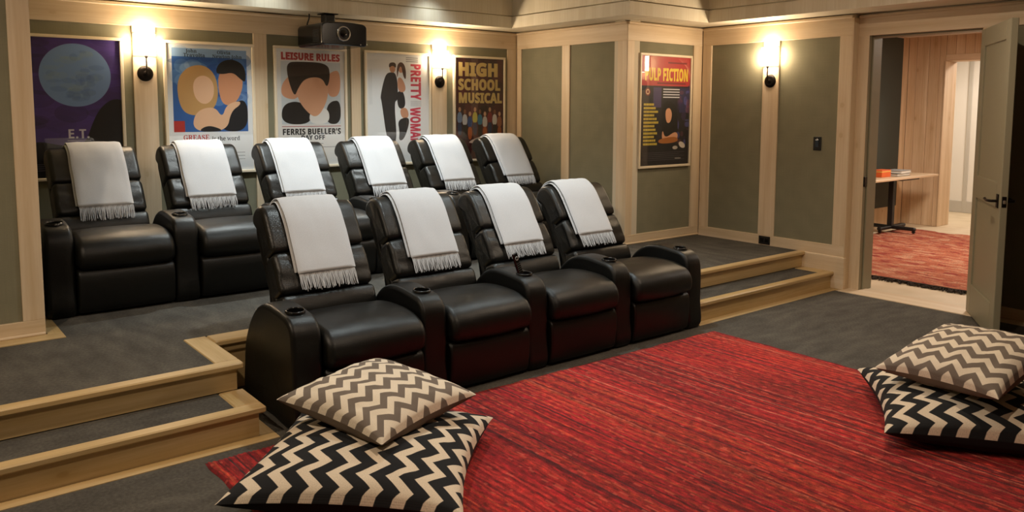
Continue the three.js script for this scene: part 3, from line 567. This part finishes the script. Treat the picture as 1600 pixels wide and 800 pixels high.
function poster(label, art, pos, turn, x0, x1, y0, y1, wf) {
  const t = thing('framed_poster', label, 'poster', pos, turn, 'framed posters on the walls'); const f = wf || 0.022, d = 0.028, cx = (x0 + x1) / 2, cy = (y0 + y1) / 2;
  slab('frame_rail', [x0, y1 - f, 0], [x1, y1, d], M.frame, t, 0.003); slab('frame_rail', [x0, y0, 0], [x1, y0 + f, d], M.frame, t, 0.003);
  slab('frame_stile', [x0, y0 + f, 0], [x0 + f, y1 - f, d], M.frame, t, 0.003); slab('frame_stile', [x1 - f, y0 + f, 0], [x1, y1 - f, d], M.frame, t, 0.003);
  const w = x1 - x0 - 2 * f, h = y1 - y0 - 2 * f;
  const p = mesh('print', new THREE.BoxGeometry(w, h, 0.008), [0, 0, 0, 0, 1, 0].map((k) => (k ? std({ map: canvasTex(prints[art]), roughness: 0.6 }) : M.white)), t); p.position.set(cx, cy, 0.010);
  const g = mesh('glazing', new THREE.BoxGeometry(w, h, 0.002), phy({ color: 0xffffff, transmission: 1, thickness: 0, roughness: 0.02, ior: 1.49 }), t); g.position.set(cx, cy, 0.0185);
  return t;
}
const zb = [0, 0, -6.443], ZP = 0;
poster('framed poster of a pale blue disc in a purple night sky', 'night', zb, 0, 0.775, 1.475, 0.975, 2.005);
poster('framed poster of a couple before a blue ground with white lower band', 'couple', zb, 0, 1.757, 2.461, 0.972, 2.01);
poster('framed white poster with red headline above a dark-haired portrait', 'portrait', zb, 0, 2.625, 3.29, 0.985, 2.012);
poster('framed white poster with two dark standing figures and pink vertical lettering', 'figures', zb, 0, 3.463, 4.166, 0.972, 2.013);
poster('framed maroon poster with big yellow block letters above a small crowd', 'letters', zb, 0, 4.428, 5.067, 0.975, 2.013);
poster('framed poster with red band and yellow title over a dark scene, on the short wall', 'crime', [0, 0, -4.893], 0, 5.372, 6.10, 0.96, 2.0);

// ---------------------------------------------------------------- projector under the soffit
{
  const t = thing('projector', 'black projector with silver-ringed lens hung from the soffit', 'projector', [3.01, 2.004, -5.9]);
  const s = new THREE.Shape(); const w = 0.19, hh = 0.165;
  s.moveTo(-w, 0.012); s.quadraticCurveTo(-w, 0, -w + 0.02, 0); s.lineTo(w - 0.02, 0); s.quadraticCurveTo(w, 0, w, 0.012); s.lineTo(w, hh - 0.035); s.quadraticCurveTo(w, hh - 0.01, w - 0.04, hh - 0.006); s.quadraticCurveTo(0, hh + 0.008, -w + 0.04, hh - 0.006); s.quadraticCurveTo(-w, hh - 0.01, -w, hh - 0.035);
  const g = new THREE.ExtrudeGeometry(s, { depth: 0.42, bevelEnabled: true, bevelSize: 0.012, bevelThickness: 0.02, bevelSegments: 4, curveSegments: 10 }); g.translate(0, 0.004, -0.44);
  mesh('housing', g, M.blackGloss, t);
  for (let i = 0; i < 9; i++) slab('vent_slat', [-0.2045, 0.022 + i * 0.011, -0.16], [-0.199, 0.027 + i * 0.011, -0.05], M.black, t, 0.001);
  const lx = -0.012, ly = 0.088;
  const r = mesh('lens_ring', lathe([[0.046, 0], [0.048, 0.012], [0.054, 0.015], [0.060, 0.011], [0.062, 0], [0.062, -0.02]], 40), std({ color: 0xb9b4ac, metalness: 0.9, roughness: 0.25 }), t); r.rotation.x = Math.PI / 2; r.position.set(lx, ly, -0.002);
  const ln = mesh('lens', lathe([[0, 0.008], [0.02, 0.006], [0.036, 0], [0.047, -0.01], [0.047, -0.018]], 36), std({ color: 0x08090c, roughness: 0.05 }), t); ln.rotation.x = Math.PI / 2; ln.position.set(lx, ly, -0.002);
  mesh('status_light', at(new THREE.SphereGeometry(0.0035, 10, 8), 0.135, 0.006, 0.01), M.white, t);
  mesh('mount_plate', at(board(0.13, 0.012, 0.13, 0.003), 0, 0.27, -0.3), M.black, t);
  mesh('mount_block', at(board(0.09, 0.08, 0.09, 0.008), 0, 0.225, -0.3), M.black, t);
  mesh('mount_joint', at(new THREE.CylinderGeometry(0.025, 0.025, 0.05, 20), 0, 0.18, -0.3), M.black, t);
  for (const [sx, sz] of [[-1, 1], [1, 1], [-1, -1], [1, -1]]) mesh('mount_arm', tube([[sx * 0.03, 0.19, -0.3 + sz * 0.03], [sx * 0.1, 0.18, -0.3 + sz * 0.09], [sx * 0.155, 0.158, -0.3 + sz * 0.13]], 0.006, 14, 8), M.black, t);
  mesh('cable', tube([[-0.12, 0.16, -0.42], [-0.13, 0.18, -0.42], [-0.12, 0.24, -0.4], [-0.12, 0.275, -0.4]], 0.006, 16, 8), M.black, t);
}
// ---------------------------------------------------------------- wall fittings
{
  const t = thing('light_switch', 'dark wall switch plate on the panel near the door', 'switch', [6.263, 1.155, -3.653], -Math.PI / 2);
  slab('plate', [-0.036, 0, 0], [0.036, 0.116, 0.008], M.black, t, 0.002); slab('rocker', [-0.016, 0.026, 0.008], [0.016, 0.09, 0.012], M.blackGloss, t, 0.002);
  mesh('indicator', at(new THREE.SphereGeometry(0.003, 8, 6), 0, 0.1, 0.008), M.white, t);
  const o = thing('wall_outlet', 'black power outlet low on the wood frame under the lamp', 'outlet', [6.25, 0.284, -4.127], -Math.PI / 2);
  slab('plate', [-0.058, 0, 0], [0.058, 0.074, 0.007], M.black, o, 0.002);
  for (const s of [-1, 1]) slab('socket', [s * 0.026 - 0.017, 0.02, 0.006], [s * 0.026 + 0.017, 0.054, 0.009], M.blackGloss, o, 0.002);
}
// ---------------------------------------------------------------- the open door
{
  const t = structure('door_1', 'open grey-green panelled door with dark lever handle', [6.312, 0.01, -2.43]); t.userData.category = 'door';
  t.rotation.y = Math.PI - 32 * Math.PI / 180 * -1;       // leaf runs out along local x
  const W = 0.83, Hh = 2.068, th = 0.042, st = 0.115;
  const rail = (a, b) => slab('leaf_rail', [st, a, -th], [W - st, b, 0], M.jamb, t, 0.003);
  slab('leaf_stile', [0, 0, -th], [st, Hh, 0], M.jamb, t, 0.003); slab('leaf_stile', [W - st, 0, -th], [W, Hh, 0], M.jamb, t, 0.003);
  rail(0, 0.22); rail(0.86, 1.02); rail(Hh - 0.125, Hh);
  slab('leaf_panel', [st - 0.01, 0.21, -th + 0.011], [W - st + 0.01, 0.87, -0.011], M.jamb, t, 0.001); slab('leaf_panel', [st - 0.01, 1.01, -th + 0.011], [W - st + 0.01, Hh - 0.115, -0.011], M.jamb, t, 0.001);
  for (const s of [0, 1]) {
    const zz = s ? -th : 0, q = s ? -1 : 1;
    slab('handle_rose', [W - 0.087, 0.86, zz], [W - 0.043, 0.95, zz + q * 0.008], M.bronze, t, 0.002);
    mesh('door_handle', tube([[W - 0.065, 0.905, zz], [W - 0.065, 0.905, zz + q * 0.045], [W - 0.085, 0.905, zz + q * 0.055], [W - 0.13, 0.903, zz + q * 0.055], [W - 0.185, 0.908, zz + q * 0.052]], 0.009, 24, 10), M.bronze, t);
  }
  slab('latch_plate', [W - 0.001, 0.87, -th + 0.008], [W + 0.002, 0.94, -0.008], M.bronze, t, 0.001);
  slab('latch', [W, 0.893, -0.029], [W + 0.01, 0.915, -0.014], std({ color: 0xc8bfae, metalness: 0.9, roughness: 0.3 }), t, 0.002);
  for (const y of [0.2, 1.0, 1.85]) mesh('hinge', at(new THREE.CylinderGeometry(0.006, 0.006, 0.09, 12), 0, y, -0.046), M.bronze, t);
}
// ---------------------------------------------------------------- the room beyond
{
  const fl = structure('floor', 'pale floor of the room beyond the door'); slab('concrete', [6.19, -0.12, -5.3], [13.2, -0.001, -0.6], std({ map: dataTex(256, 256, (u, v) => mix3(hex(0xc9b594), hex(0xdccbb0), clamp(0.5 + 0.5 * nz(u * 6, v * 6, 2) + 0.2 * (rnd() - 0.5)))), roughness: 0.5 }), fl, 0.001);
  const w = structure('wall_plank', 'far wall of wide vertical wooden planks with a doorway', [10.66, 0, 0], -Math.PI / 2);
  const edges = [-4.975, -4.868, -4.714, -4.58, -4.505];
  for (let i = 0; i < 4; i++) slab('plank', [edges[i] + 0.0015, 0, -0.03 + (i % 2) * 0.003], [edges[i + 1] - 0.0015, 2.5, -0.002 + (i % 2) * 0.003], M.plank, w, 0.003);
  for (let i = 0; i < 9; i++) slab('plank', [-4.502 + i * 0.11, 2.2, -0.03], [-4.395 + i * 0.11, 2.5, -0.001 - (i % 2) * 0.003], M.plank, w, 0.003);
  for (let i = 0; i < 20; i++) slab('plank', [-3.62 + i * 0.15, 0, -0.03], [-3.473 + i * 0.15, 2.5, -0.001 - (i % 2) * 0.003], M.plank, w, 0.003);
  slab('head_board', [-4.505, 2.12, -0.33], [-3.62, 2.2, 0.002], M.plank, w, 0.003);
  slab('jamb_board', [-4.535, 0, -0.33], [-4.505, 2.12, 0.001], M.plank, w, 0.003);
  slab('jamb_board', [-3.62, 0, -0.33], [-3.59, 2.12, 0.001], M.plank, w, 0.003);
  slab('wall_core', [-5.3, 0, -0.33], [-4.536, 2.7, -0.031], M.paint, w, 0.001); slab('wall_core', [-3.59, 0, -0.33], [-0.6, 2.7, -0.031], M.paint, w, 0.001); slab('wall_core', [-4.536, 2.2, -0.33], [-3.59, 2.7, -0.031], M.paint, w, 0.001);
  const ws = structure('wall_side', 'wood-faced side wall carrying a dark board'); slab('wall_core', [6.52, 0, -5.1], [10.66, 2.7, -4.975], M.plank, ws, 0.001, 1);
  const bd = thing('pin_board', 'large dark grey-green board hung on the wall above the desk', 'board', [9.3, 0.25, -4.974]);
  slab('panel', [-1.15, 0, 0], [1.145, 2.17, 0.03], M.slate, bd, 0.003); slab('top_cap', [-1.15, 2.17, 0], [1.145, 2.176, 0.03], M.white, bd, 0.001);
  const wo = structure('wall_near', 'wall of the far room opposite the planks'); slab('wall_core', [6.52, 0, -0.75], [13.2, 2.7, -0.6], M.white, wo, 0.002);
  const wh = structure('wall_hall', 'white hallway wall seen through the far doorway', [12.45, 0, 0], -Math.PI / 2); slab('wall_core', [-5.3, 0, -0.2], [-0.6, 2.7, 0], M.white, wh, 0.001); slab('skirting', [-5.3, 0, 0], [-0.6, 0.17, 0.015], std({ color: 0xb9b3a8, roughness: 0.6 }), wh, 0.003);
  slab('corner_trim', [-4.92, 0, 0], [-4.87, 2.3, 0.02], std({ color: 0xb9b3a8, roughness: 0.6 }), wh, 0.003);
  const wk = structure('wall_hall_end', 'plain end wall of the hallway'); slab('wall_core', [10.99, 0, -5.3], [12.45, 2.7, -5.18], M.white, wk, 0.002);
  const ce = structure('ceiling', 'plain ceiling of the room beyond the door'); slab('ceiling_board', [6.45, 2.44, -5.3], [13.2, 2.56, -0.6], M.white, ce, 0.001);
  // rug
  const NX = 160, NZ = 180, P = [], U = [], I = [], X0 = 6.93, X1 = 10.12, Z0 = -4.7, Z1 = -1.2;
  for (let j = 0; j <= NZ; j++) for (let i = 0; i <= NX; i++) { const u = i / NX, v = j / NZ, e = Math.min(1, Math.min(u, 1 - u, v, 1 - v) * 60); P.push(lerp(X0, X1, u) + 0.03 * nz(v * 9, 1, u * 2), 0.002 + e * (0.02 + 0.012 * nz(u * 40, v * 14, 2) + 0.008 * nz(u * 90, v * 60, 4)), lerp(Z0, Z1, v)); U.push(u, v); }
  for (let j = 0; j < NZ; j++) for (let i = 0; i < NX; i++) { const a = j * (NX + 1) + i, b = a + 1, c = a + NX + 1, d = c + 1; I.push(a, c, b, b, c, d); }
  const g = new THREE.BufferGeometry(); g.setAttribute('position', new THREE.Float32BufferAttribute(P, 3)); g.setAttribute('uv', new THREE.Float32BufferAttribute(U, 2)); g.setIndex(I); g.computeVertexNormals();
  const map = dataTex(512, 512, (u, v) => { let c = mix3(hex(0xa85438), hex(0xbd7355), clamp(0.5 + 0.9 * nz(u * 30, v * 7, 1))); const n = nz(u * 60, v * 16, 5); if (n > 0.22) c = mix3(c, hex(0xcfa080), 0.6); if (n < -0.28) c = mix3(c, hex(0x8e2f26), 0.7); const b = 0.9 + 0.3 * (rnd() - 0.5); return c.map((q) => q * b); });
  const t = thing('shag_rug', 'orange-red mottled shag rug with dark edge beyond the doorway', 'rug');
  mesh('pile', g, std({ map, roughness: 1 }), t);
  const pts = []; for (let i = 0; i <= 60; i++) pts.push([X0 + 0.03 * nz(i / 60 * 9, 1, 0) - 0.01 + 0.014 * nz(i * 0.8, 3), 0.014 + 0.008 * nz(i * 0.9, 8), lerp(Z0, Z1, i / 60)]);
  mesh('dark_edging', tube(pts, 0.014, 240, 6), std({ color: 0x2a2019, roughness: 1 }), t);
  const bits = []; for (let i = 0; i < 260; i++) { const z = lerp(Z0, Z1, rnd()), q = tube([[X0 + 0.03 * nz((z - Z0) / (Z1 - Z0) * 9, 1, 0), 0.012, z], [X0 - 0.03 - rnd() * 0.03, 0.012 + rnd() * 0.01, z + (rnd() - 0.5) * 0.05], [X0 - 0.05 - rnd() * 0.03, 0.006, z + (rnd() - 0.5) * 0.08]], 0.005, 3, 4); bits.push(q); }
  const fr = mesh('rug_fringe', mergeGeometries(bits), std({ color: 0x31261d, roughness: 1 }), t); fr.userData.kind = 'stuff';
  // desk
  const d = thing('desk', 'wooden-topped desk on a black pedestal leg before the dark board', 'table', [9.6, 0.034, -4.6]);
  slab('table_top', [-1.0, 0.645, -0.28], [0.78, 0.67, 0.2], std({ map: rep(TX.plank, 2, 0.5), roughness: 0.4 }), d, 0.003);
  slab('support_bar', [-0.05, 0.62, -0.22], [0.4, 0.645, 0.14], M.black, d, 0.004);
  slab('column', [-0.03, 0.06, -0.03], [0.03, 0.62, 0.03], M.black, d, 0.004);
  slab('foot', [-0.03, 0.03, -0.26], [0.03, 0.07, 0.3], M.black, d, 0.01); slab('foot', [-0.28, 0.03, -0.03], [0.34, 0.068, 0.03], M.black, d, 0.01);
  for (const [x, z] of [[0, -0.24], [0, 0.28], [-0.26, 0], [0.32, 0]]) { const c = mesh('caster', new THREE.CylinderGeometry(0.018, 0.018, 0.02, 16).rotateZ(Math.PI / 2), M.black, d); c.position.set(x, 0.018, z); }
  const bx = thing('small_box', 'small orange box on the desk', 'box', [9.36, 0.705, -4.62]); slab('carton', [-0.11, 0, -0.06], [0.11, 0.085, 0.06], std({ color: 0xd9622a, roughness: 0.6 }), bx, 0.003); slab('lid_band', [-0.111, 0.06, -0.061], [0.111, 0.07, 0.061], std({ color: 0xe8c060, roughness: 0.6 }), bx, 0.001);
  for (let i = 0; i < 2; i++) { const b = thing('book', i ? 'pale grey book on top of the dark one on the desk' : 'dark grey book lying on the desk beside the orange box', 'book', [9.72 + i * 0.05, 0.705 + i * 0.032, -4.62], 0.1 * i); slab('cover', [-0.16, 0, -0.1], [0.16, 0.004, 0.1], i ? M.white : M.slate, b, 0.001); slab('pages', [-0.155, 0.004, -0.096], [0.155, 0.027, 0.095], M.white, b, 0.001); slab('cover', [-0.16, 0.027, -0.1], [0.16, 0.031, 0.1], i ? std({ color: 0x9c9c9a, roughness: 0.6 }) : M.slate, b, 0.001); }
  // ceiling lamps out of sight above
  function panel(name, label, x, z, cd, color, sx, sz) {
    const t = thing(name, label, 'ceiling light', [x, 2.44, z]); slab('housing', [-sx / 2, -0.04, -sz / 2], [sx / 2, 0, sz / 2], M.white, t, 0.004);
    const e = mesh('diffuser', new THREE.PlaneGeometry(sx - 0.04, sz - 0.04).rotateX(Math.PI / 2), std({ color: 0xffffff, emissive: color, emissiveIntensity: 1.5 }), t); e.position.y = -0.0405;
    const l = new THREE.RectAreaLight(color, cd, sx - 0.04, sz - 0.04); l.position.y = -0.046; l.rotation.x = -Math.PI / 2; l.name = 'panel_light'; t.add(l);
  }
  panel('ceiling_panel_light', 'square ceiling light in the room beyond the door', 8.7, -3.0, LIGHT.nextRoom, LIGHT.nextColor, 0.6, 0.6);
  panel('ceiling_panel_light', 'square ceiling light in the white hallway', 11.7, -4.0, LIGHT.hall, LIGHT.hallColor, 0.5, 0.5);
}
renderer.render(scene, camera);
